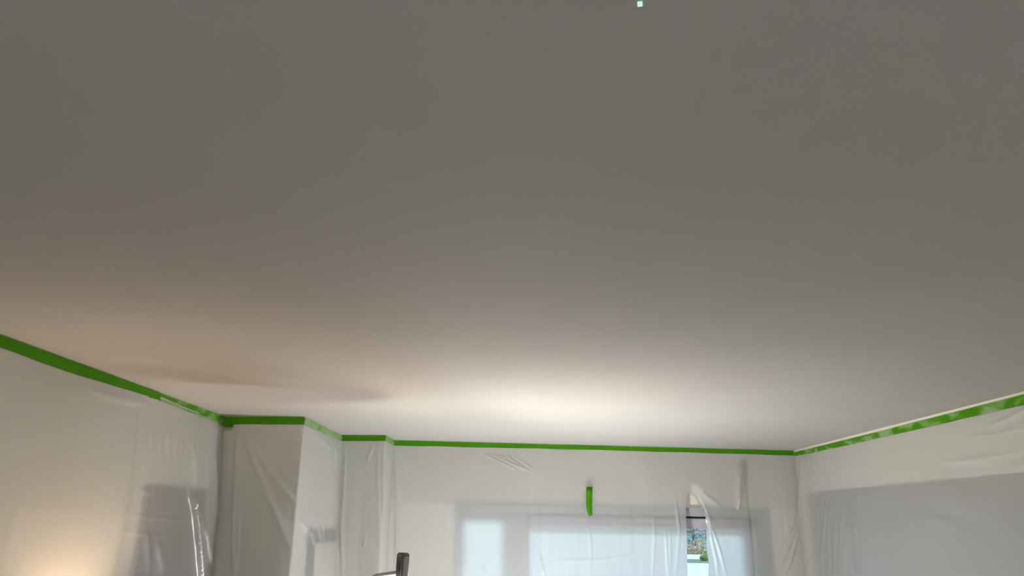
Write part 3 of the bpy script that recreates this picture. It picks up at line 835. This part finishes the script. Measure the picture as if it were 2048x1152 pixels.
# ------------------------------------------------------------------ warm floor lamp below the frame, beside the left wall
LX, LY = -1.40, 2.86
fl_ = empty('floor_lamp', (LX, LY, 0), 'lit floor lamp with a drum shade, source of the orange glow on the left wall', 'lamp')
sh = paint('linen_lamp_shade', (.75, .62, .45), .9, .05, 40)
b = sh.node_tree.nodes['Principled BSDF']
b.inputs['Transmission Weight'].default_value = 0
def lathe(bm, prof, c, seg=32):
    R = [[bm.verts.new((c[0] + r * math.cos(2 * math.pi * i / seg), c[1] + r * math.sin(2 * math.pi * i / seg), z)) for i in range(seg)] for r, z in prof]
    for k in range(len(R) - 1):
        for i in range(seg): bm.faces.new((R[k][i], R[k][(i + 1) % seg], R[k + 1][(i + 1) % seg], R[k + 1][i]))
bm = bmesh.new(); lathe(bm, [(.001, 0), (.13, 0), (.13, .02), (.03, .035), (.012, .06), (.011, 1.25), (.001, 1.25)], (LX, LY)); adopt(link_bm('stand', bm, M['metal'], smooth=True), fl_)
bm = bmesh.new(); lathe(bm, [(.16, 1.18), (.13, 1.42), (.128, 1.42), (.158, 1.18), (.16, 1.18)], (LX, LY)); adopt(link_bm('lamp_shade', bm, sh, smooth=True), fl_)
bm = bmesh.new(); lathe(bm, [(.001, 1.25), (.014, 1.255), (.016, 1.28), (.032, 1.32), (.028, 1.35), (.001, 1.365)], (LX, LY), 20); adopt(link_bm('bulb', bm, M['bulb'], smooth=True), fl_)

# ------------------------------------------------------------------ outdoors
def out_structure(name, x0, x1, y0, y1, z0, z1, mat, lab, cat):
    bm = bmesh.new(); box(bm, x0, x1, y0, y1, z0, z1)
    return tag(link_bm(name, bm, mat), kind='structure')
out_structure('ground_lawn', -60, 80, 6.4, 120, -.45, -.3, M['lawn'], '', '')
out_structure('patio', -8, 10, 6.45, 17, -.3, -.27, M['paving'], '', '')
out_structure('street', -60, 80, 22, 44.5, -.3, -.27, M['concrete'], '', '')
out_structure('driveway', -30, 40, 49.5, 57, -.3, -.27, M['concrete'], '', '')

def foliage_mesh(name, fn, n, size, mat, seed):
    rng = random.Random(seed); V, F = [], []
    for i in range(n):
        p = Vector(fn(rng)); a = Vector((rng.uniform(-1, 1), rng.uniform(-1, 1), rng.uniform(-1, 1))).normalized()
        b = a.cross(Vector((rng.uniform(-1, 1), rng.uniform(-1, 1), rng.uniform(-1, 1)))).normalized()
        s = size * rng.uniform(.5, 1.3); k = len(V)
        V += [p - a * s, p + b * s * .5, p + a * s, p - b * s * .5]; F.append((k, k + 1, k + 2, k + 3))
    me = bpy.data.meshes.new(name); me.from_pydata(V, [], F); me.materials.append(mat)
    return me
def spruce_pt(r):
    t = r.random() ** .7; z = .4 + 6.5 * (1 - t); R = 2.3 * t + .1
    q = r.randrange(9) * .7 + z * .9; a = r.gauss(q, .22); rr = R * r.random() ** .5
    return (rr * math.cos(a), rr * math.sin(a), z - rr * .25)
def round_pt(cz, rx, rz):
    def f(r):
        while 1:
            p = Vector((r.uniform(-1, 1), r.uniform(-1, 1), r.uniform(-1, 1)))
            if .35 < p.length < 1 and mnoise.noise(p * 2.3) > -.12: return (p.x * rx, p.y * rx, cz + p.z * rz)
    return f
sp_me = foliage_mesh('needles', spruce_pt, 4500, .13, M['spruce'], 1)
au_me = foliage_mesh('leaves', round_pt(2.1, 2.3, 1.9), 2600, .11, M['autumn'], 2)
gr_me = foliage_mesh('leaves', round_pt(.6, 1.2, .75), 3500, .09, M['green'], 3)
bm = bmesh.new(); tube(bm, (0, 0, -.3), (0, 0, 6.5), .14, .02, 8); tk = link_bm('trunk', bm, M['bark']); sp_tr = tk.data; bpy.data.objects.remove(tk)
bm = bmesh.new(); tube(bm, (0, 0, -.3), (0, 0, 1.6), .12, .07, 8)
for k in range(7):
    a = k * .9; tube(bm, (0, 0, .7 + .12 * k), (1.3 * math.cos(a), 1.3 * math.sin(a), 2.1 + .12 * k), .05, .012, 6)
tk = link_bm('trunk', bm, M['bark']); au_tr = tk.data; bpy.data.objects.remove(tk)
def plant(name, loc, label, cat, me, tr, s=1, rz=0, group='trees and shrubs outside the window'):
    r = empty(name, loc, label, cat, group); r.scale = (s, s, s); r.rotation_euler = (0, 0, rz)
    o = bpy.data.objects.new('foliage', me); COL.objects.link(o); o.parent = r; o['kind'] = 'stuff'
    if tr: t = bpy.data.objects.new('trunk', tr); COL.objects.link(t); t.parent = r
ks = .2422
plant('spruce_tree', (15.3, 64.0, -.3), 'blue-green spruce seen through the slit in the film', 'tree', sp_me, sp_tr, 1.0)
plant('spruce_tree', (4.7, 64.0, -.3), 'blue-green spruce blurred behind the film over the widest pane', 'tree', sp_me, sp_tr, 1.0, 1)
plant('autumn_tree', (14.3, 57.8, -1.35), 'brown-leaved bushy tree low in the slit, in front of the spruce', 'tree', au_me, au_tr, .56)
plant('autumn_tree', (0.5, 58, -.3), 'brown-leaved tree blurred behind the narrow left window light', 'tree', au_me, au_tr, 1.2, 2)
plant('green_shrub', (12.15, 48.2, -.3), 'light green shrub at the foot of the slit view', 'shrub', gr_me, None, .28)
# pale house across the street
hs = empty('neighbour_house', (6, 72, -.3), 'pale house across the street behind the trees', 'building')
bm = bmesh.new(); box(bm, -4, 24, 68, 76, -.3, 3.2); adopt(link_bm('siding', bm, M['siding']), hs)
bm = bmesh.new(); 
v = [bm.verts.new(q) for q in ((-4.6, 67.4, 3.2), (24.6, 67.4, 3.2), (24.6, 76.6, 3.2), (-4.6, 76.6, 3.2), (-4.6, 72, 5.6), (24.6, 72, 5.6))]
for f in ((0, 1, 2, 3), (0, 4, 5, 1), (3, 2, 5, 4), (0, 3, 4), (1, 5, 2)): bm.faces.new([v[i] for i in f])
adopt(link_bm('roof', bm, M['roof']), hs)
